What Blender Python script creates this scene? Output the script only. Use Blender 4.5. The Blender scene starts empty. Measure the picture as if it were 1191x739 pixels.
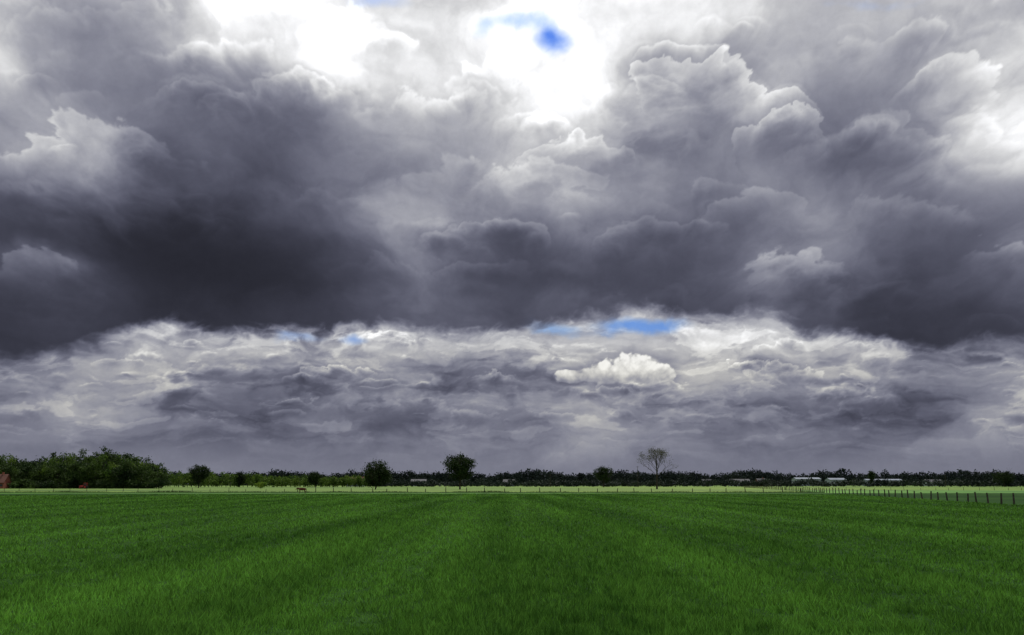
import bpy, math, random
import numpy as np
from mathutils import Vector
random.seed(7); np.random.seed(7)
scene=bpy.context.scene
scene.view_settings.view_transform='Standard'
scene.view_settings.look='None'
scene.view_settings.exposure=0
P=math.radians(10.6); CH=2.5; F=1031.0
def lin(c): 
    c=np.asarray(c,dtype=float)
    return np.where(c<=0.04045,c/12.92,((c+0.055)/1.055)**2.4)
def wx(px,d): return (px-595.5)/1049.0*d
# ---------------------------------------------------------------- noise
def perlin(x,y,seed=0):
    rng=np.random.RandomState(seed)
    perm=rng.permutation(256); perm=np.concatenate([perm,perm])
    ang=rng.rand(256)*2*np.pi; gx=np.cos(ang); gy=np.sin(ang)
    xi=np.floor(x).astype(np.int64); yi=np.floor(y).astype(np.int64)
    xf=x-xi; yf=y-yi; xi&=255; yi&=255
    u=xf*xf*xf*(xf*(xf*6-15)+10); v=yf*yf*yf*(yf*(yf*6-15)+10)
    def g(ix,iy,dx,dy):
        h=perm[(perm[ix&255]+iy)&255]
        return gx[h]*dx+gy[h]*dy
    a=g(xi,yi,xf,yf); b=g(xi+1,yi,xf-1,yf); c=g(xi,yi+1,xf,yf-1); d=g(xi+1,yi+1,xf-1,yf-1)
    return ((a+(b-a)*u)+((c+(d-c)*u)-(a+(b-a)*u))*v)*1.5
def fbm(x,y,o=5,seed=0,gain=.5):
    s=0;a=1;t=0
    for i in range(o):
        s=s+a*perlin(x+i*17.3,y+i*9.1,seed+i); t+=a; a*=gain; x=x*2.03; y=y*2.03
    return s/t
def billow(x,y,o=5,seed=0,gain=.5):
    s=0;a=1;t=0
    for i in range(o):
        s=s+a*(np.abs(perlin(x+i*7.7,y+i*3.3,seed+i))*2); t+=a; a*=gain; x=x*2.1; y=y*2.1
    return s/t
def sstep(a,b,x):
    t=np.clip((x-a)/(b-a),0,1); return t*t*(3-2*t)
# ---------------------------------------------------------------- sky dome
near=np.array([
[165,158,162,188,232,256,260,244,222,232,252,248,256,260,236,208,188,196,202,194,184],
[205,165,155,165,212,255,260,256,228,252,262,256,264,252,204,178,172,174,182,179,179],
[200,165,148,142,152,190,244,254,228,258,268,268,260,200,156,162,156,156,164,176,210],
[160,150,140,128,116,122,146,174,196,214,250,264,236,168,160,148,130,140,146,188,250],
[155,164,150,124,102,100,112,138,164,182,196,200,184,140,134,140,122,130,142,206,235],
[120,142,154,120, 88, 86, 98,120,148,164,166,164,156,134,122,130,112,116,126,144,164],
[ 78, 82, 92, 86, 70, 74, 86,112,158,146,136,136,130,118,114,126,130,126,106,118,126],
[ 68, 62, 56, 51, 50, 54, 67, 91,134,114, 92, 96, 99, 98,104,124,140,118, 94,100,118],
[ 84,102, 60, 46, 43, 45, 55, 78,112, 98, 78, 78, 77, 82, 90,118,124, 95, 79, 88,104],
[ 62, 72, 64, 50, 48, 51, 61, 81,102, 95, 81, 86, 91, 77, 78, 88, 83, 68, 62, 67, 78],
[ 58, 60, 62, 55, 55, 57, 61, 79, 92, 88, 79, 83, 89, 79, 75, 79, 69, 62, 59, 61, 66]],float)
far=np.array([
[145,148,160,168,168,160,162,168,168,168,172,172,172,172,174,178,174,168,158,158,158],
[128,135,164,176,176,168,170,174,174,174,178,178,178,178,182,186,182,174,162,160,160],
[134,142,158,156,144,144,136,146,150,138,148,150,148,166,162,140,146,140,130,150,162],
[116,132,144,124,126,122,110, 94, 90, 96,116,132,146,142,124,114,104,100,104,138,143],
[122,124,132,132,128,124,118,116,122,122,128,136,130,124,122,120,120,124,124,126,128],
[124,124,124,124,124,124,122,122,122,122,122,122,122,122,122,122,122,122,122,122,122]],float)
def sample(grid,gx,gy):
    H,W=grid.shape
    gx=np.clip(gx,0,W-1.001); gy=np.clip(gy,0,H-1.001)
    xi=np.floor(gx).astype(int); yi=np.floor(gy).astype(int); fx=gx-xi; fy=gy-yi
    def cr(p0,p1,p2,p3,t): return p1+.5*t*(p2-p0+t*(2*p0-5*p1+4*p2-p3+t*(3*(p1-p2)+p3-p0)))
    rows=[]
    for j in(-1,0,1,2):
        r=np.clip(yi+j,0,H-1)
        rows.append(cr(*[grid[r,np.clip(xi+i,0,W-1)] for i in(-1,0,1,2)],fx))
    return cr(*rows,fy)
def build_sky():
    az=np.concatenate([np.linspace(-36,36,1240),np.linspace(36,324,620)[1:-1]])
    el=np.concatenate([np.linspace(-1.0,0,3)[:-1],np.linspace(0,32,560),np.linspace(32,47,40)[1:]])
    A,E=np.meshgrid(az,el)
    Aw=((A+180)%360)-180
    T=33.0; Af=-(np.abs(((Aw+T)%(4*T))-2*T)-T)
    a=np.radians(Af); e=np.radians(np.clip(E,0,90))
    dx=np.sin(a)*np.cos(e); dy=np.cos(a)*np.cos(e); dz=np.sin(e)
    fw=dy*np.cos(P)+dz*np.sin(P); up=-dy*np.sin(P)+dz*np.cos(P)
    px=595.5+F*dx/fw; py=369.5-F*up/fw
    s=np.clip(E,0,50)+6.0
    u=Aw/(s*.45+14.); v=np.log(s+4)*1.45
    sc=s/26.0
    w1x=fbm(u*2.6,v*2.6,6,11,.5); w1y=fbm(u*2.6,v*2.6,6,31,.5)
    b1=billow(u*5+w1x*.6,v*5+w1y*.6,5,51,.5)-.42
    fine=fbm(u*22,v*22,4,61,.6)
    U=Aw/2.4; V2=E/2.4
    w2x=fbm(U*.45,V2*.8,6,13,.52); w2y=fbm(U*.45,V2*.8,6,33,.52)
    b2=billow(U*1.1+w2x*.8,V2*1.5+w2y*.8,5,53,.5)-.42
    qx=px+sc*(w1x*75+b1*18); qy=py+sc*(w1y*50+b1*28)
    Ln=sample(near,qx/60,qy/40)
    rng=np.random.RandomState(12)
    lobes=[(845,140,100,58,.24,.06),(905,165,52,46,.22,.06),(800,95,45,35,.16,.1),(765,125,36,22,.12,.12),
           (90,205,125,52,.22,.12),(40,330,42,34,.28,.12),(620,235,80,50,.14,.15),(680,190,60,36,.18,.1),(575,285,60,38,.15,.1),
           (930,325,58,34,.24,.14),(1170,310,50,36,.26,.14),(870,265,70,40,.16,.12),(1010,200,90,50,.13,.16),(335,150,90,60,.17,.15),
           (300,255,110,50,.10,.3),(1100,130,60,55,.17,.12),(755,285,80,34,.15,.15),(230,90,110,50,.14,.18),(495,150,70,44,.12,.15),
           (560,330,70,30,.15,.15),(1060,270,80,44,.14,.2),(150,290,120,40,.10,.3),(420,330,60,34,.12,.2)]
    rnd=[]
    for i in range(170):
        yy=rng.uniform(-20,400); r=rng.uniform(9,50)*(.5+.7*(400-yy)/400)
        rnd.append((rng.uniform(-30,1230),yy,r*rng.uniform(1.2,2.4),r,rng.uniform(.03,.13),rng.uniform(.12,.8)))
    rnd.sort(key=lambda l:-l[3])
    def lobes_on(L,ls,noise,wX,wY,bb_,rag=.75):
        for (cx,cy,rx,ry,amp,soft) in ls:
            bb=(np.abs(px-cx)<rx*1.8+20)&(np.abs(py-cy)<ry*1.8+20)
            if not bb.any(): continue
            X=px[bb];Y=py[bb];k=min(1.,ry/40.)
            X=X+noise*55*k*wX[bb]*sc[bb]; Y=Y+noise*45*k*wY[bb]*sc[bb]
            t=(cy-Y)/ry
            d=1-np.sqrt(((X-cx)/rx)**2+t*t)+rag*bb_[bb]+.16*fine[bb]
            m=sstep(0,soft,d)*sstep(-1.0,.15,t+.3*wX[bb])
            l=L[bb]
            g=.45+.55*sstep(50,110,l)
            tt=np.clip(1-d/.9,0,1)
            L[bb]=l*(1+m*g*amp*(1.5*tt*np.clip(t+.4,0,1.2)-.42))
        return L
    Ln=lobes_on(Ln,rnd[:80],1.,w1x,w1y,b1); Ln=lobes_on(Ln,lobes,1.,w1x,w1y,b1,.55); Ln=lobes_on(Ln,rnd[80:],1.,w1x,w1y,b1)
    n=fbm(u*4+w1x,v*4+w1y,6,131,.58)
    Ln=Ln*(1+.20*n*(.4+.6*sstep(45,110,Ln))); 
    Ln=Ln*(1+.09*b1*sstep(60,130,Ln))
    # ---- far stratocumulus field
    hz=sstep(550,485,py)
    Lf=sample(far,(px+w2x*60)/60,(py+(w2y*30+b2*18)-360)/40)
    fl=[]
    for i in range(170):
        yy=378+125*rng.rand(); k=(.3+.8*(560-yy)/180); r=(4+20*rng.rand()**2.2)*k
        fl.append((rng.uniform(-30,1230),yy,r*rng.uniform(1.6,4.0),r,rng.uniform(.08,.36)*(.1+.9*min(1,(545-yy)/100)),rng.uniform(.08,.7)))
    fl.sort(key=lambda l:-l[3])
    Lf=lobes_on(Lf,fl,2.0,w2x,w2y,b2,.9)
    n=fbm(U*.4+w2x*.5,V2*1.1+w2y*.6,7,301,.58)
    Lf=Lf*(1+(.34*n)*(.08+.92*hz))
    n2=fbm(U*.2+w2x*.4,V2*.9+w2y*.4,6,331,.52)
    Lf=Lf*(1-.28*sstep(.0,.34,n2)*(.05+.95*hz)+.10*sstep(-.02,-.2,n2)*hz)
    n3=fbm(U*.5+w2x*.9,V2*2.0+w2y*.9,6,361,.55)
    Lf=Lf*(1+.14*sstep(.05,.2,n3)*hz)
    # ---- underside of the big cloud
    bx=[-60,0,60,110,160,200,250,300,370,450,520,600,690,740,800,850,900,950,1000,1060,1120,1191,1260]
    by=[415,415,414,410,388,376,383,387,390,386,388,382,374,370,374,372,374,388,400,405,403,400,400]
    yb=np.interp(px,bx,by)
    edge=yb-py+ (w2y*18+b2*12+w1y*9+fine*3)
    m=sstep(-7,17,edge)
    L=Lf*(1-m)+Ln*m
    # ---- sunlit small cumulus
    cu=np.full(L.shape,-3.)
    for (cx,cy,rx,ry) in[(738,430,36,19),(706,434,24,14),(766,434,20,12),(664,438,22,8),(688,436,18,9)]:
        cu=np.maximum(cu,1-((px-cx)/rx)**2-((py-cy)/ry)**2)
    cn=billow(U*2.2,V2*2.2,4,411)-.4; c3=fbm(U*3,V2*3,4,421)
    halo=sstep(-1.6,.2,cu)
    L=L*(1-.16*halo*(1-sstep(0,.3,cu)))
    cm=sstep(0,.4,cu+cn*.8+c3*.5)*sstep(451,438,py+9*c3)
    cl=238-85*sstep(420,450,py)+50*cn+34*c3
    L=L*(1-cm)+np.clip(cl,140,246)*cm
    L=np.clip(L,34,270)
    n1=L/255.
    t=sstep(.15,.88,n1)
    r=n1*(.94+.055*t); g=n1*(.96+.037*t); b=n1*(1.17-.165*t)
    fy=sstep(380,440,py)*sstep(.5,.75,n1)
    b=b*(1-.04*fy); g=g*(1-.008*fy)
    col=np.stack([r,g,b],-1)
    for (cx,cy,rx,ry,st,c) in[(648,45,21,14,.95,(.28,.48,.92)),(617,28,46,10,.55,(.52,.7,.97)),(560,32,14,11,.45,(.6,.75,.98)),
         (744,379,50,9,1.15,(.44,.60,.86)),(645,383,24,6,.85,(.52,.66,.86)),(348,396,22,5,.8,(.57,.67,.85)),(408,394,16,5,.7,(.57,.67,.85)),
         (440,6,30,9,.45,(.66,.76,.98)),(1010,4,60,8,.35,(.66,.74,.92))]:
        rr=((px+w1x*30-cx)/rx)**2+((py+w1y*14+b1*8-cy)/ry)**2
        k=np.clip(np.exp(-rr)*st*1.2-.12+.7*fbm(u*9,v*9,5,431)*np.exp(-rr*.5),0,1)*sstep(3.4,.8,rr)
        if cy>300: k=k*(1-.85*m)
        col=col*(1-k[...,None])+np.array(c)*k[...,None]
    colL=lin(np.clip(col,0,1.03))
    R=6000.
    ar=np.radians(Aw); er=np.radians(E)
    X=np.sin(ar)*np.cos(er)*R; Y=np.cos(ar)*np.cos(er)*R; Z=np.sin(er)*R+CH
    ny,nx=A.shape
    verts=np.stack([X,Y,Z],-1).reshape(-1,3)
    i=np.arange(ny-1)[:,None]*nx; j=np.arange(nx)[None,:]; jn=(j+1)%nx
    q=np.stack([i+j,i+nx+j,i+nx+jn,i+jn],-1).reshape(-1,4)
    me=bpy.data.meshes.new('sky')
    me.vertices.add(len(verts)); me.vertices.foreach_set('co',verts.astype(np.float32).ravel())
    me.loops.add(q.size); me.loops.foreach_set('vertex_index',q.astype(np.int32).ravel())
    me.polygons.add(len(q)); me.polygons.foreach_set('loop_start',np.arange(0,q.size,4,dtype=np.int32))
    me.update(calc_edges=True)
    at=me.attributes.new('cloud','FLOAT_COLOR','POINT')
    rgba=np.ones((len(verts),4),np.float32); rgba[:,:3]=colL.reshape(-1,3)
    at.data.foreach_set('color',rgba.ravel())
    ob=bpy.data.objects.new('sky',me); scene.collection.objects.link(ob)
    m=bpy.data.materials.new('cloudy_sky'); m.use_nodes=True; nt=m.node_tree; nt.nodes.clear()
    o=nt.nodes.new('ShaderNodeOutputMaterial'); em=nt.nodes.new('ShaderNodeEmission')
    a=nt.nodes.new('ShaderNodeAttribute'); a.attribute_name='cloud'
    tc=nt.nodes.new('ShaderNodeTexCoord'); nz=nt.nodes.new('ShaderNodeTexNoise'); nz.inputs['Scale'].default_value=.012; nz.inputs['Detail'].default_value=6; nz.inputs['Roughness'].default_value=.75
    mr=nt.nodes.new('ShaderNodeMapRange'); mr.inputs['From Min'].default_value=.3; mr.inputs['From Max'].default_value=.7; mr.inputs['To Min'].default_value=.95; mr.inputs['To Max'].default_value=1.05
    vm=nt.nodes.new('ShaderNodeVectorMath'); vm.operation='SCALE'
    nt.links.new(tc.outputs['Object'],nz.inputs['Vector']); nt.links.new(nz.outputs['Fac'],mr.inputs['Value'])
    nt.links.new(a.outputs['Color'],vm.inputs[0]); nt.links.new(mr.outputs[0],vm.inputs['Scale'])
    nt.links.new(vm.outputs[0],em.inputs['Color']); nt.links.new(em.outputs[0],o.inputs['Surface'])
    try: m.cycles.emission_sampling='NONE'
    except Exception as ex: print(ex)
    me.materials.append(m)
build_sky()
# ---------------------------------------------------------------- materials
def mat(name,c1,c2=None,scale=1.,rough=.9,stretch=None,detail=4,trans=0.,bump=0.,spec=.2):
    m=bpy.data.materials.new(name); m.use_nodes=True; nt=m.node_tree; b=nt.nodes['Principled BSDF']
    b.inputs['Roughness'].default_value=rough
    b.inputs['Specular IOR Level'].default_value=spec
    c2=c2 or c1
    tc=nt.nodes.new('ShaderNodeTexCoord'); mp=nt.nodes.new('ShaderNodeMapping'); nz=nt.nodes.new('ShaderNodeTexNoise'); cr=nt.nodes.new('ShaderNodeValToRGB')
    if stretch: mp.inputs['Scale'].default_value=stretch
    nz.inputs['Scale'].default_value=scale; nz.inputs['Detail'].default_value=detail
    cr.color_ramp.elements[0].color=(*c1,1); cr.color_ramp.elements[1].color=(*c2,1)
    cr.color_ramp.elements[0].position=.35; cr.color_ramp.elements[1].position=.65
    nt.links.new(tc.outputs['Object'],mp.inputs[0]); nt.links.new(mp.outputs[0],nz.inputs['Vector']); nt.links.new(nz.outputs['Fac'],cr.inputs[0])
    nt.links.new(cr.outputs[0],b.inputs['Base Color'])
    if bump:
        bp=nt.nodes.new('ShaderNodeBump'); bp.inputs['Distance'].default_value=bump; nt.links.new(nz.outputs['Fac'],bp.inputs['Height']); nt.links.new(bp.outputs[0],b.inputs['Normal'])
    if trans:
        o=nt.nodes['Material Output']; tr=nt.nodes.new('ShaderNodeBsdfTranslucent'); mx=nt.nodes.new('ShaderNodeMixShader'); mx.inputs[0].default_value=trans
        nt.links.new(cr.outputs[0],tr.inputs[0]); nt.links.new(b.outputs[0],mx.inputs[1]); nt.links.new(tr.outputs[0],mx.inputs[2]); nt.links.new(mx.outputs[0],o.inputs[0])
    return m
def grass_mat(name,dark,light,trans):
    """field grass: swaths running away from the viewer + patches + fine mottling (+ blade to blade variation)"""
    m=bpy.data.materials.new(name); m.use_nodes=True; nt=m.node_tree; b=nt.nodes['Principled BSDF']; L=nt.links
    b.inputs['Roughness'].default_value=.85; b.inputs['Specular IOR Level'].default_value=.12
    tc=nt.nodes.new('ShaderNodeTexCoord')
    def nz(rot,sc,scale,det,lo,hi,tmin,tmax):
        mp=nt.nodes.new('ShaderNodeMapping'); mp.inputs['Rotation'].default_value=(0,0,rot); mp.inputs['Scale'].default_value=sc
        n=nt.nodes.new('ShaderNodeTexNoise'); n.inputs['Scale'].default_value=scale; n.inputs['Detail'].default_value=det
        r=nt.nodes.new('ShaderNodeMapRange'); r.inputs['From Min'].default_value=lo; r.inputs['From Max'].default_value=hi; r.inputs['To Min'].default_value=tmin; r.inputs['To Max'].default_value=tmax
        L.new(tc.outputs['Object'],mp.inputs[0]); L.new(mp.outputs[0],n.inputs['Vector']); L.new(n.outputs['Fac'],r.inputs[0]); return r.outputs[0]
    st=nz(math.radians(-2),(1,.035,1),.27,4,.35,.65,0,1)
    pa=nz(0,(1,.4,1),.09,5,.35,.65,0,1)
    fi=nz(0,(1,.7,1),2.4,7,.36,.64,0,1)
    def add(a,b_,wa,wb):
        x=nt.nodes.new('ShaderNodeMath'); x.operation='MULTIPLY'; L.new(a,x.inputs[0]); x.inputs[1].default_value=wa
        y=nt.nodes.new('ShaderNodeMath'); y.operation='MULTIPLY_ADD'; L.new(b_,y.inputs[0]); y.inputs[1].default_value=wb; L.new(x.outputs[0],y.inputs[2]); return y.outputs[0]
    s=add(add(st,pa,.42,.23),fi,1,.35)
    mx=nt.nodes.new('ShaderNodeMix'); mx.data_type='RGBA'; mx.inputs[6].default_value=(*dark,1); mx.inputs[7].default_value=(*light,1); L.new(s,mx.inputs[0])
    out=mx.outputs[2]
    if trans:
        ge=nt.nodes.new('ShaderNodeNewGeometry'); r=nt.nodes.new('ShaderNodeMapRange'); r.inputs['To Min'].default_value=.5; r.inputs['To Max'].default_value=1.6
        L.new(ge.outputs['Random Per Island'],r.inputs[0]); vm=nt.nodes.new('ShaderNodeVectorMath'); vm.operation='SCALE'
        L.new(out,vm.inputs[0]); L.new(r.outputs[0],vm.inputs['Scale']); out=vm.outputs[0]
    L.new(out,b.inputs['Base Color'])
    if trans:
        o=nt.nodes['Material Output']; tr=nt.nodes.new('ShaderNodeBsdfTranslucent'); ms=nt.nodes.new('ShaderNodeMixShader'); ms.inputs[0].default_value=trans
        L.new(out,tr.inputs[0]); L.new(b.outputs[0],ms.inputs[1]); L.new(tr.outputs[0],ms.inputs[2]); L.new(ms.outputs[0],o.inputs[0])
    return m
def mesh_obj(name,verts,faces,mats,parent=None,midx=None,loc=None):
    me=bpy.data.meshes.new(name); me.from_pydata([tuple(v) for v in verts],[],faces); 
    for m in (mats if isinstance(mats,list) else [mats]): me.materials.append(m)
    if midx is not None: me.polygons.foreach_set('material_index',midx)
    me.update()
    ob=bpy.data.objects.new(name,me); scene.collection.objects.link(ob)
    if parent: ob.parent=parent
    if loc is not None: ob.location=loc
    return ob
def np_mesh(name,verts,k,m,parent=None,loc=None):
    n=len(verts)//k
    me=bpy.data.meshes.new(name); me.vertices.add(len(verts)); me.vertices.foreach_set('co',verts.astype(np.float32).ravel())
    me.loops.add(n*k); me.loops.foreach_set('vertex_index',np.arange(n*k,dtype=np.int32))
    me.polygons.add(n); me.polygons.foreach_set('loop_start',np.arange(0,n*k,k,dtype=np.int32))
    me.update(calc_edges=True); me.materials.append(m)
    ob=bpy.data.objects.new(name,me); scene.collection.objects.link(ob)
    if parent: ob.parent=parent
    if loc is not None: ob.location=loc
    return ob
def empty(name,loc=(0,0,0),rz=0):
    e=bpy.data.objects.new(name,None); e.location=loc; e.rotation_euler=(0,0,rz); scene.collection.objects.link(e); return e
# ---------------------------------------------------------------- ground
M_meadow=mat('meadow_grass',(.025,.075,.010),(.15,.235,.022),.014,stretch=(.3,2.4,1),detail=8)
S=6300
mesh_obj('ground',[(-S,-S,0),(S,-S,0),(S,S,0),(-S,S,0)],[(0,1,2,3)],M_meadow)
fx=lambda y:38.9+.1878*y
D_F=246.
M_field=grass_mat('field_soil_grass',(.022,.07,.009),(.12,.29,.036),0)
M_blade=grass_mat('grass_blades',(.036,.125,.014),(.28,.58,.075),.35)
mesh_obj('grass_field',[(-400,-200,.01),(fx(-200),-200,.01),(fx(D_F),D_F,.01),(-400,D_F,.01)],[(0,1,2,3)],M_field)
M_right=mat('pasture_grass',(.03,.10,.010),(.10,.25,.025),.03,stretch=(.3,1.8,1),detail=7)
mesh_obj('pasture',[(fx(-200)+.3,-200,.014),(600,-200,.014),(600,330,.014),(fx(330)+.3,330,.014)],[(0,1,2,3)],M_right)
N=520000
d=np.exp(np.random.uniform(np.log(9),np.log(220),N)); a=np.radians(np.random.uniform(-42,42,N))
bx=d*np.sin(a); by=d*np.cos(a)
keep=(bx<38.9+.1878*by-.3)&(by<D_F-1)
bx=bx[keep]; by=by[keep]; d=d[keep]; n=len(bx)
hs=sstep(-.3,.3,fbm((bx+.035*by)*.30,by*.010,4,507)); hp=sstep(-.35,.35,fbm(bx*.9,by*.9,4,521))
hgt=(.04+.07*hs+.12*hp)*np.random.uniform(.5,1.4,n)
w=(.0034+.0006*d)*np.random.uniform(.7,1.4,n)
th=np.random.uniform(0,2*np.pi,n); cx=np.cos(th)*w; cy=np.sin(th)*w
ln=np.random.normal(0,.45,(n,2))*hgt[:,None]
V=np.zeros((n,3,3)); V[:,0]=np.stack([bx-cx,by-cy,np.zeros(n)],-1); V[:,1]=np.stack([bx+cx,by+cy,np.zeros(n)],-1)
V[:,2]=np.stack([bx+ln[:,0],by+ln[:,1],hgt],-1)
np_mesh('grass',V.reshape(-1,3),3,M_blade)
M_ditch=mat('ditch_reeds',(.012,.03,.008),(.05,.09,.02),.4)
n=30000; rx=np.random.uniform(-420,fx(D_F),n); ry=D_F+np.random.normal(0,.5,n)+.4
hh=.36*np.random.uniform(.4,1.3,n)*(1+1.1*fbm(rx*.07,rx*0,3,541)); ww=np.random.uniform(.03,.08,n)
V=np.zeros((n,3,3)); V[:,0]=np.stack([rx-ww,ry,0*rx],-1); V[:,1]=np.stack([rx+ww,ry,0*rx],-1); V[:,2]=np.stack([rx+np.random.normal(0,.1,n),ry,hh],-1)
np_mesh('ditch_reeds',V.reshape(-1,3),3,M_ditch)
# ---------------------------------------------------------------- foliage helpers
def leaves(centers,size,rng=np.random):
    n=len(centers)
    u=rng.normal(size=(n,3)); u/=np.linalg.norm(u,axis=1)[:,None]
    w=rng.normal(size=(n,3)); w=np.cross(u,w); w/=np.linalg.norm(w,axis=1)[:,None]
    s=(size*rng.uniform(.6,1.3,n))[:,None]
    V=np.stack([centers-u*s,centers-w*s*.6,centers+u*s,centers+w*s*.6],1)
    return V.reshape(-1,3)
def clump_points(cx,cy,cz,rx,ry,rz,nc,per,cs,rng=np.random):
    dirs=rng.normal(size=(nc,3)); dirs/=np.linalg.norm(dirs,axis=1)[:,None]
    rad=rng.uniform(.35,1.,nc)**.5*rng.uniform(.8,1.08,nc)
    c=dirs*rad[:,None]*np.array([rx,ry,rz])
    pts=np.repeat(c,per,0)+rng.normal(size=(nc*per,3))*cs*np.array([1,1,.75])
    return pts+np.array([cx,cy,cz])
def tube(p,q,r0,r1,V,Fc,sides=6):
    p=Vector(p);q=Vector(q);dv=(q-p).normalized(); a=dv.orthogonal().normalized(); b=dv.cross(a); o=len(V)
    for c,r in((p,r0),(q,r1)):
        for i in range(sides):
            t=2*math.pi*i/sides; V.append(c+a*math.cos(t)*r+b*math.sin(t)*r)
    for i in range(sides): Fc.append((o+i,o+(i+1)%sides,o+sides+(i+1)%sides,o+sides+i))
def branches(p,dv,length,r,depth,V,Fc,tips,rnd,spread=.6,up=.15):
    segs=3; cur=Vector(p); dd=Vector(dv)
    for s in range(segs):
        nd=(dd+Vector((rnd.gauss(0,.12),rnd.gauss(0,.12),rnd.gauss(0,.06)+up*.3))).normalized()
        nxt=cur+nd*length/segs; r1=r*(1-.2)
        tube(cur,nxt,r,r1,V,Fc,5 if depth<3 else 3); r=r1; cur=nxt; dd=nd
        if depth>0 and s>0:
            for k in range(2):
                sd=(dd+Vector((rnd.gauss(0,1),rnd.gauss(0,1),rnd.gauss(0,.5)))*spread+Vector((0,0,up))).normalized()
                branches(cur,sd,length*rnd.uniform(.55,.75),r*.6,depth-1,V,Fc,tips,rnd,spread,up)
    tips.append(cur)
M_bark=mat('bark',(.03,.024,.018),(.07,.055,.04),3.,bump=.02)
M_leaf_dark=mat('leaves_dark',(.010,.022,.007),(.035,.06,.014),.55,trans=.12)
M_leaf_wood=mat('leaves_woodland',(.012,.028,.008),(.06,.10,.02),.12,trans=.25)
M_leaf_mid=mat('leaves_mid',(.03,.07,.01),(.11,.17,.025),.2,trans=.3)
M_leaf_young=mat('leaves_young',(.08,.16,.015),(.20,.28,.03),.35,trans=.4)
M_leaf_bud=mat('leaf_buds',(.045,.05,.018),(.10,.10,.035),.6,trans=.2)
M_far_haze=mat('hazed_foliage',(.016,.026,.022),(.045,.06,.044),.03,detail=5)  # bluish distance haze mixed straight into the leaf colour
def tree(name,px,d,h,w,seed,leafmat,trunkf=.22,nleaf=70,per=45,ls=.33,cs=.75,shape=1.0):
    rnd=random.Random(seed); rng=np.random.RandomState(seed)
    e=empty(name,(wx(px,d),d,0),rnd.uniform(0,6))
    V=[];Fc=[];tips=[]
    th=h*trunkf; r=.022*h
    tube((0,0,-.2),(0,0,th*.5),r*1.25,r,V,Fc,8); tube((0,0,th*.5),(.1,0,th),r,r*.9,V,Fc,8)
    tube((.1,0,th),(0,.1,h*.75),r*.85,r*.3,V,Fc,6)
    for i in range(9):
        t=rnd.uniform(0,2*math.pi); z=th+(h*.5)*i/9
        branches((.05,0,z),(math.cos(t),math.sin(t),.55),w*.33,r*.4,2,V,Fc,tips,rnd)
    mesh_obj('trunk',V,Fc,M_bark,parent=e)
    ch=h-th*.75; cz=th*.75+ch*.5
    pts=[]
    for k in range(6):
        t=rnd.uniform(0,6.28); rr=rnd.uniform(.1,.32)*w
        zz=cz+rnd.uniform(-.28,.25)*ch
        pts.append(clump_points(rr*math.cos(t),rr*math.sin(t),zz,w*rnd.uniform(.2,.3),w*rnd.uniform(.2,.3),ch*rnd.uniform(.18,.26),nleaf//5,per,cs,rng))
    pts.append(clump_points(0,0,cz,w*.42*shape,w*.42*shape,ch*.46,nleaf//2,per,cs,rng))
    pts=np.concatenate(pts); pts=pts[pts[:,2]>th*.5]
    np_mesh('foliage',leaves(pts,ls,rng),4,leafmat,parent=e)
    return e
tree('oak_tree',437,381,12.6,13,3,M_leaf_dark,trunkf=.12,nleaf=95)
tree('oak_tree',535,381,15.2,14,14,M_leaf_dark,trunkf=.2,nleaf=95)
tree('oak_tree',702,600,14.5,15,5,M_leaf_dark,trunkf=.15)
tree('oak_tree',231,520,13.5,12,9,M_leaf_dark,trunkf=.12)
tree('oak_tree',367,560,10.5,9,21,M_leaf_dark,trunkf=.12)
tree('oak_tree',279,600,11,8,25,M_leaf_dark,trunkf=.12)
tree('oak_tree',1168,660,12,17,27,M_leaf_dark,trunkf=.12)
tree('poplar_tree',1014,680,12.5,3.2,31,M_leaf_dark,trunkf=.12,shape=.8,nleaf=40)
tree('lime_shrub',303,430,3.4,6.0,33,M_leaf_young,trunkf=.08,nleaf=25,per=30,ls=.2,cs=.3)
def bare_tree():
    rnd=random.Random(44); rng=np.random.RandomState(44); d=400; h=18.8; w=14.5
    e=empty('budding_ash_tree',(wx(764,d),d,0))
    V=[];Fc=[];tips=[]
    tube((0,0,-.2),(0,0,3),.42,.34,V,Fc,8); tube((0,0,3),(.15,0,6.5),.34,.30,V,Fc,8)
    for i in range(13):
        t=i*2.4+rnd.uniform(-.3,.3); z=5+.55*i; k=1-.045*i
        branches((.12,0,min(z,6.4) if i<4 else z),(math.cos(t)*.85,math.sin(t)*.85,.55+.07*i),w*.36*k,.17*k,3,V,Fc,tips,rnd,.5,.12)
    tube((.15,0,6.4),(0,0,13.5),.28,.1,V,Fc,6)
    mesh_obj('trunk_and_branches',V,Fc,M_bark,parent=e)
    T=np.array([tuple(t) for t in tips])
    s=np.array([w*.5/np.percentile(np.abs(T[:,0]),97),w*.5/np.percentile(np.abs(T[:,1]),97),h/T[:,2].max()])
    e.scale=(s[0],s[1],s[2])
    idx=rng.choice(len(T),min(len(T),1700),False)
    pts=np.repeat(T[idx],3,0)+rng.normal(size=(len(idx)*3,3))*.28
    np_mesh('buds',leaves(pts,.15,rng),4,M_leaf_bud,parent=e)
bare_tree()
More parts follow.
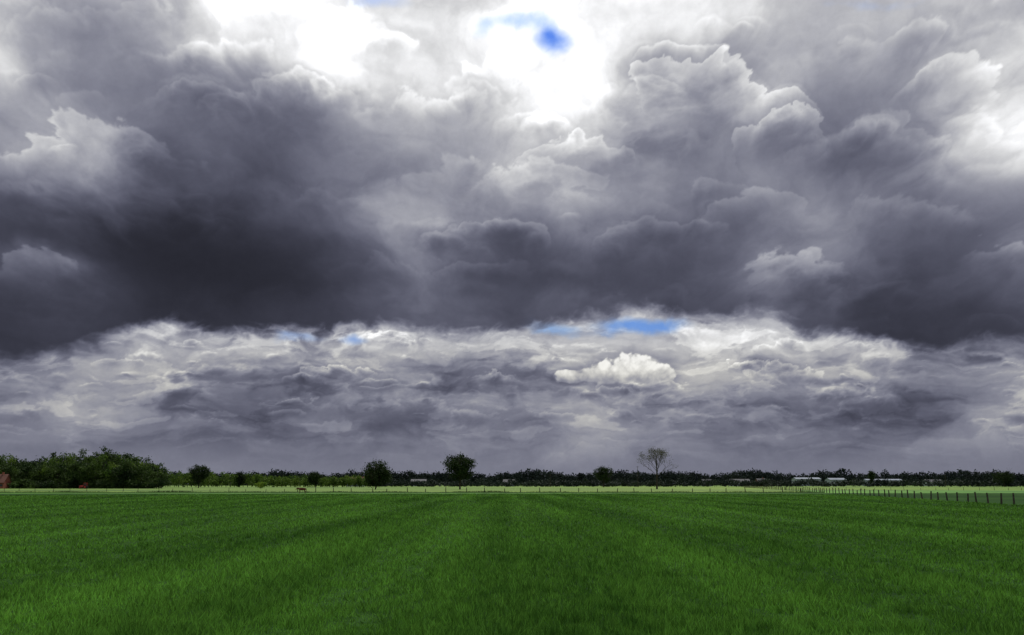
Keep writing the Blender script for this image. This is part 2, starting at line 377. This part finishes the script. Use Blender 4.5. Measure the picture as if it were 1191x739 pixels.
# ---------------------------------------------------------------- woodland on the left (one mass)
def tree_mass(name,items,matl,ls,cs,per,trunks=True,seed=1):
    rng=np.random.RandomState(seed); P_=[];V=[];Fc=[]
    for (x,y,h,w,nc) in items:
        P_.append(clump_points(x,y,h*.52,w*.5,w*.5,h*.47,nc,per,cs,rng))
        if trunks: tube((x,y,-.1),(x,y,h*.7),.25,.1,V,Fc,5)
    e=empty(name)
    pts=np.concatenate(P_); pts=pts[pts[:,2]>.2]
    np_mesh('foliage',leaves(pts,ls,rng),4,matl,parent=e)
    if trunks: mesh_obj('trunks',V,Fc,M_bark,parent=e)
rng=np.random.RandomState(5)
def prof(px): return np.interp(px,[-200,0,30,60,90,120,150,175,185,215,250,300,420],[36,33,31,36,37,43,36,29,20,17,14,12,10])
it=[];it2=[]
for px in np.arange(-160,185,4.2):
    for row in range(3):
        d=455+row*28+rng.uniform(-8,8); p=px+rng.uniform(-4,4)
        h=(prof(p)*rng.uniform(.68,1.1))/1067*d+2.5*.9
        (it2 if rng.rand()<.3 and row<2 else it).append((wx(p,d),d,h*(.8 if row==0 else 1),rng.uniform(5,11),int(30)))
for px in np.arange(-160,185,3.2):
    d=446+rng.uniform(-5,5); it.append((wx(px,d),d,rng.uniform(2,5),rng.uniform(3,6),9))
tree_mass('woodland',it,M_leaf_wood,.5,.9,28,seed=2)
tree_mass('young_woodland',it2,M_leaf_mid,.45,.9,28,seed=3)
it=[]
for px in np.arange(178,430,5):
    d=620+rng.uniform(-30,30); h=(rng.uniform(.55,1.0)*prof(px))/1067*d+2.5
    it.append((wx(px,d),d,h,rng.uniform(5,9),18))
tree_mass('hedgerow',it,M_leaf_mid,.55,.9,24,seed=4)
it=[]
for px in np.arange(-500,1700,3.3):
    for row in range(2):
        d=1150+row*160+rng.uniform(-50,50)
        pr=12+3.0*perlin(np.array([px*.02]),np.array([row*3.3]),601)[0]*2+rng.uniform(-2.5,2.0)
        it.append((wx(px,d),d,max(5,pr/1067*d+2.5),rng.uniform(7,15),12))
tree_mass('distant_treeline',it,M_far_haze,1.3,1.9,16,trunks=False,seed=6)
it=[]
for px in np.arange(430,1500,4):
    if rng.rand()<.12: continue
    d=690+rng.uniform(-30,30); h=rng.uniform(2.8,6.2)
    it.append((wx(px,d),d,h,rng.uniform(5,10),14))
tree_mass('distant_hedgerow',it,M_far_haze,.6,.8,18,trunks=False,seed=8)
# ---------------------------------------------------------------- buildings
M_white=mat('white_cladding',(.28,.31,.36),(.36,.39,.44),.8,rough=.6)
M_roofw=mat('pale_sheet_roof',(.12,.145,.19),(.19,.22,.28),.1,rough=.7)
M_brick=mat('red_brick',(.22,.07,.05),(.30,.10,.07),4.)
M_tile=mat('roof_tile',(.11,.05,.04),(.16,.07,.05),3.)
M_gtile=mat('grey_roof_tile',(.07,.07,.08),(.12,.12,.13),3.)
M_glass=mat('window_glass',(.03,.035,.045),rough=.15,spec=.5)
M_door=mat('dark_door',(.06,.08,.06),(.09,.1,.08),2.)
def box(name,x0,x1,y0,y1,z0,z1,m,parent):
    v=[(x,y,z) for z in(z0,z1) for y in(y0,y1) for x in(x0,x1)]
    return mesh_obj(name,v,[(0,1,3,2),(4,6,7,5),(0,4,5,1),(2,3,7,6),(0,2,6,4),(1,5,7,3)],m,parent)
def building(name,px,d,L,W,eh,rh,wall,roof,rz=0,nwin=4,doors=1,chim=False):
    e=empty(name,(wx(px,d),d,0),rz)
    hl,hw=L/2,W/2
    v=[(-hl,-hw,0),(hl,-hw,0),(hl,hw,0),(-hl,hw,0),(-hl,-hw,eh),(hl,-hw,eh),(hl,hw,eh),(-hl,hw,eh),(-hl,0,rh),(hl,0,rh)]
    mesh_obj('walls',v,[(0,1,5,4),(2,3,7,6),(1,2,6,9,5),(3,0,4,8,7)],wall,e)
    o=.4; t=.18; sl=(rh-eh)/hw
    v=[(-hl-o,-hw-o,eh-o*sl+.02),(hl+o,-hw-o,eh-o*sl+.02),(hl+o,0,rh+.02),(-hl-o,0,rh+.02),(hl+o,hw+o,eh-o*sl+.02),(-hl-o,hw+o,eh-o*sl+.02)]
    v+= [(a,b,c+t) for a,b,c in v]
    mesh_obj('roof',v,[(0,1,2,3),(3,2,4,5),(6,9,8,7),(9,11,10,8),(0,6,7,1),(5,4,10,11),(0,3,9,6),(3,5,11,9),(1,7,8,2),(2,8,10,4)],roof,e)
    for i in range(nwin):
        x=-hl+L*(i+.5)/nwin
        if doors and i==nwin//2: 
            box('door_%d'%i,x-1.3,x+1.3,-hw-.06,-hw-.01,.02,min(3.2,eh*.8),M_door,e); continue
        box('window_%d'%i,x-.8,x+.8,-hw-.06,-hw-.01,eh*.35,eh*.7,M_glass,e)
    if chim: box('chimney',-.4+hl*.5,.4+hl*.5,-.35,.35,rh-1,rh+1.1,M_brick,e)
building('brick_house',-3,440,9,8,3.0,6.8,M_brick,M_tile,.1,4,1,True)
building('white_farmhouse',414,730,13,8,4.6,7.6,M_white,M_tile,-.1,3,1,True)
building('farm_shed',487,800,13,10,4,6.0,M_white,M_gtile,.05,5)
building('farm_shed',592,830,10,9,3.6,6.,M_white,M_gtile,-.1,4)
building('warehouse',938,880,24,14,6.6,8.0,M_white,M_roofw,.03,6)
building('warehouse',972,900,16,14,6.0,7.6,M_white,M_roofw,.05,4)
building('warehouse',1026,930,36,16,5.6,6.8,M_white,M_roofw,-.03,9)
building('brick_house',885,860,9,8,4,7.,M_brick,M_gtile,.2,4,1,True)
building('farm_shed',860,850,18,10,4,6.4,M_white,M_gtile,0,5)
building('farm_shed',1085,850,16,9,3.6,6.,M_white,M_gtile,.1,4)
building('farm_shed',822,850,9,7,3.4,6.2,M_white,M_gtile,.1,3)
# ---------------------------------------------------------------- fences
M_wood=mat('weathered_wood',(.04,.032,.024),(.10,.08,.06),5.)
M_wire=mat('fence_wire',(.12,.12,.12),rough=.5)
def fence(name,p0,p1,sp,hgt,r,seed):
    rnd=random.Random(seed); V=[];Fc=[];W=[];WF=[]
    a=Vector((p0[0],p0[1],0)); b=Vector((p1[0],p1[1],0)); L=(b-a).length; n=int(L/sp); prev=None
    for i in range(n+1):
        p=a.lerp(b,(i+rnd.uniform(-.14,.14))/n); h=hgt*rnd.uniform(.82,1.12); tp=p+Vector((rnd.gauss(0,.07),rnd.gauss(0,.07),h))
        o=len(V); tube(p-Vector((0,0,.1)),tp,r*1.1,r*.9,V,Fc,7); Fc.append(tuple(range(o+7,o+14)))
        if prev:
            for z in(.35,.65,.92): tube(prev[0].lerp(prev[1],z),p.lerp(tp,z),.006,.006,W,WF,3)
        prev=(p,tp)
    e=empty(name); mesh_obj('posts',V,Fc,M_wood,e); mesh_obj('wires',W,WF,M_wire,e)
fence('wooden_fence',(fx(60),60),(fx(560),560),4.6,1.3,.11,1)
fence('wooden_fence',(-60,250),(fx(250),250),5.2,1.3,.11,2)
fence('wooden_fence',(fx(330),331),(230,331),5.2,1.05,.07,3)
fence('wooden_fence',(-220,300),(-60,262),6,1.1,.08,4)
def pole(px,d,h):
    e=empty('utility_pole',(wx(px,d),d,0)); V=[];Fc=[]
    tube((0,0,-.2),(0,0,h),.16,.11,V,Fc,8); mesh_obj('pole',V,Fc,M_wood,e)
    V=[];Fc=[]; tube((-1,.12,h-.7),(1,.12,h-.7),.07,.07,V,Fc,4)
    for x in(-.85,0,.85): tube((x,.12,h-.63),(x,.12,h-.35),.06,.05,V,Fc,5)
    mesh_obj('crossarm',V,Fc,M_wood,e)
pole(742,600,14); pole(1100,640,9); pole(640,640,9)
# ---------------------------------------------------------------- cow (one continuous skinned figure)
M_cow=mat('brown_hide',(.11,.035,.015),(.18,.06,.028),2.)
def cow(px,d,rz):
    J=[('pelvis',(.62,0,1.22),.30),('belly',(.0,0,1.10),.36),('chest',(-.55,0,1.12),.33),('withers',(-.78,0,1.22),.24),
       ('neck',(-1.05,0,1.22),.17),('poll',(-1.32,0,1.28),.13),('face',(-1.52,0,1.08),.10),('muzzle',(-1.64,0,.92),.075)]
    v=[j[1] for j in J]; r=[j[2] for j in J]; e=[(i,i+1) for i in range(7)]
    def chain(start,pts):
        p=start
        for c,rr in pts: v.append(c); r.append(rr); e.append((p,len(v)-1)); p=len(v)-1
    for s in(-1,1):
        chain(0,[((.66,s*.2,.95),.17),((.52,s*.22,.72),.11),((.74,s*.22,.48),.065),((.70,s*.22,.12),.05),((.66,s*.22,.03),.06)])
        chain(2,[((-.62,s*.18,.85),.12),((-.64,s*.19,.48),.065),((-.62,s*.19,.12),.048),((-.65,s*.19,.03),.06)])
        chain(5,[((-1.27,s*.14,1.34),.05),((-1.25,s*.27,1.32),.035)])
    chain(0,[((.93,0,1.28),.05),((1.0,0,1.0),.03),((1.0,0,.6),.03),((1.0,0,.45),.05)])
    me=bpy.data.meshes.new('body'); me.from_pydata(v,e,[]); ob=bpy.data.objects.new('body',me); scene.collection.objects.link(ob)
    sk=ob.modifiers.new('skin','SKIN'); sk.use_smooth_shade=True
    for i,s in enumerate(me.skin_vertices[0].data): s.radius=(r[i],r[i]); s.use_root=(i==0)
    sb=ob.modifiers.new('sub','SUBSURF'); sb.levels=1; sb.render_levels=2
    me.materials.append(M_cow)
    em=empty('cow',(wx(px,d),d,.0),rz); ob.parent=em
    V=[];Fc=[]
    for s in(-1,1): tube((-1.33,s*.08,1.38),(-1.38,s*.24,1.48),.03,.02,V,Fc,6); tube((-1.38,s*.24,1.48),(-1.42,s*.22,1.6),.02,.005,V,Fc,6)
    for s in(-1,1): tube((-1.47,s*.095,1.17),(-1.48,s*.115,1.17),.02,.015,V,Fc,6)
    mesh_obj('horns_and_eyes',V,Fc,M_wood,em)
cow(352,226,.35)
# ---------------------------------------------------------------- tractor
M_red=mat('red_paint',(.45,.03,.02),rough=.4,spec=.5); M_rub=mat('rubber',(.02,.02,.02))
def tractor(px,d,rz):
    e=empty('tractor',(wx(px,d),d,0),rz)
    def wheel(n,x,y,R,w):
        V=[];Fc=[];k=20
        for yy,rr in((-w/2,R*.55),(-w/2,R*.93),(-w/4,R),(w/4,R),(w/2,R*.93),(w/2,R*.55)):
            for i in range(k): t=2*math.pi*i/k; V.append((x+rr*math.cos(t),y+yy,R+rr*math.sin(t)))
        for a_ in range(5):
            for i in range(k): Fc.append((a_*k+i,a_*k+(i+1)%k,(a_+1)*k+(i+1)%k,(a_+1)*k+i))
        mesh_obj(n,V,Fc,M_rub,e)
        V=[];Fc=[]; tube((x,y-w*.4,R),(x,y+w*.4,R),R*.56,R*.56,V,Fc,16); Fc+= [tuple(range(16)),tuple(range(16,32))]
        mesh_obj(n+'_rim',V,Fc,M_red,e)
    for s in(-1,1): wheel('rear_wheel_%d'%(s+1),1.1,s*.85,.85,.5); wheel('front_wheel_%d'%(s+1),-1.3,s*.75,.5,.32)
    o=mesh_obj('hood',[(-1.8,-.35,.8),(.4,-.42,.8),(.4,.42,.8),(-1.8,.35,.8),(-1.75,-.3,1.45),(.4,-.38,1.65),(.4,.38,1.65),(-1.75,.3,1.45)],[(0,3,2,1),(4,5,6,7),(0,1,5,4),(2,3,7,6),(0,4,7,3),(1,2,6,5)],M_red,e)
    b=o.modifiers.new('b','BEVEL'); b.width=.08; b.segments=3
    box('cab_glass',.45,1.65,-.62,.62,1.3,2.55,M_glass,e)
    c=box('cab_roof',.35,1.75,-.72,.72,2.56,2.72,M_red,e)
    for s in(-1,1):
        for x in(.43,1.67): box('pillar',x-.04,x+.04,s*.64-.04,s*.64+.04,1.0,2.555,M_red,e)
        f=box('fender',.5,1.75,s*.85-.27,s*.85+.27,1.72,1.8,M_red,e)
    V=[];Fc=[]; tube((-.7,.2,1.5),(-.7,.2,2.3),.05,.05,V,Fc,8); mesh_obj('exhaust',V,Fc,M_rub,e)
tractor(97,428,.1)
# ---------------------------------------------------------------- unseen cloud, added overhead to keep sun off the near field
SE=math.radians(55); SA=math.radians(4)
def cloud():
    import bmesh
    H=900.; off=H/math.tan(SE); bm=bmesh.new(); bmesh.ops.create_icosphere(bm,subdivisions=6,radius=1)
    co=np.array([v.co[:] for v in bm.verts])
    n=fbm(co[:,0]*9+co[:,2]*3,co[:,1]*4+co[:,2]*3,4,701)
    for v,k in zip(bm.verts,n):
        x,y,z=v.co; 
        v.co=(x*1100*(1+.02*k),y*330*(1+.06*k),z*(90 if z>0 else 25)*(1+1.2*k))
    me=bpy.data.meshes.new('cloud'); bm.to_mesh(me); bm.free()
    for p in me.polygons: p.use_smooth=True
    ob=bpy.data.objects.new('cloud',me); scene.collection.objects.link(ob)
    ob.location=(off*math.sin(SA),off*math.cos(SA)+228-330,H)
    me.materials.append(mat('shade_cloud_vapour',(.8,.8,.82),(.9,.9,.92),.01,rough=1.))
cloud()
# ---------------------------------------------------------------- light
w=bpy.data.worlds.new('World'); scene.world=w; w.use_nodes=True; nt=w.node_tree
bg=nt.nodes['Background']; sk=nt.nodes.new('ShaderNodeTexSky'); sk.sky_type='NISHITA'; sk.sun_disc=False
sk.sun_elevation=SE; sk.sun_rotation=SA; nt.links.new(sk.outputs[0],bg.inputs[0]); bg.inputs[1].default_value=.14
sl=bpy.data.lights.new('sun','SUN'); sl.energy=4.; sl.angle=math.radians(.5); sl.color=(1,.95,.87)
so=bpy.data.objects.new('sun',sl); scene.collection.objects.link(so)
dirv=Vector((math.sin(SA)*math.cos(SE),math.cos(SA)*math.cos(SE),math.sin(SE)))
so.rotation_euler=dirv.to_track_quat('Z','Y').to_euler()
# ---------------------------------------------------------------- camera
cam=bpy.data.cameras.new('camera'); co=bpy.data.objects.new('camera',cam); scene.collection.objects.link(co)
cam.sensor_width=36; cam.lens=36*F/1191; cam.clip_end=20000; cam.clip_start=.1
co.location=(0,0,CH); co.rotation_euler=(math.radians(90)+P,0,0)
scene.camera=co
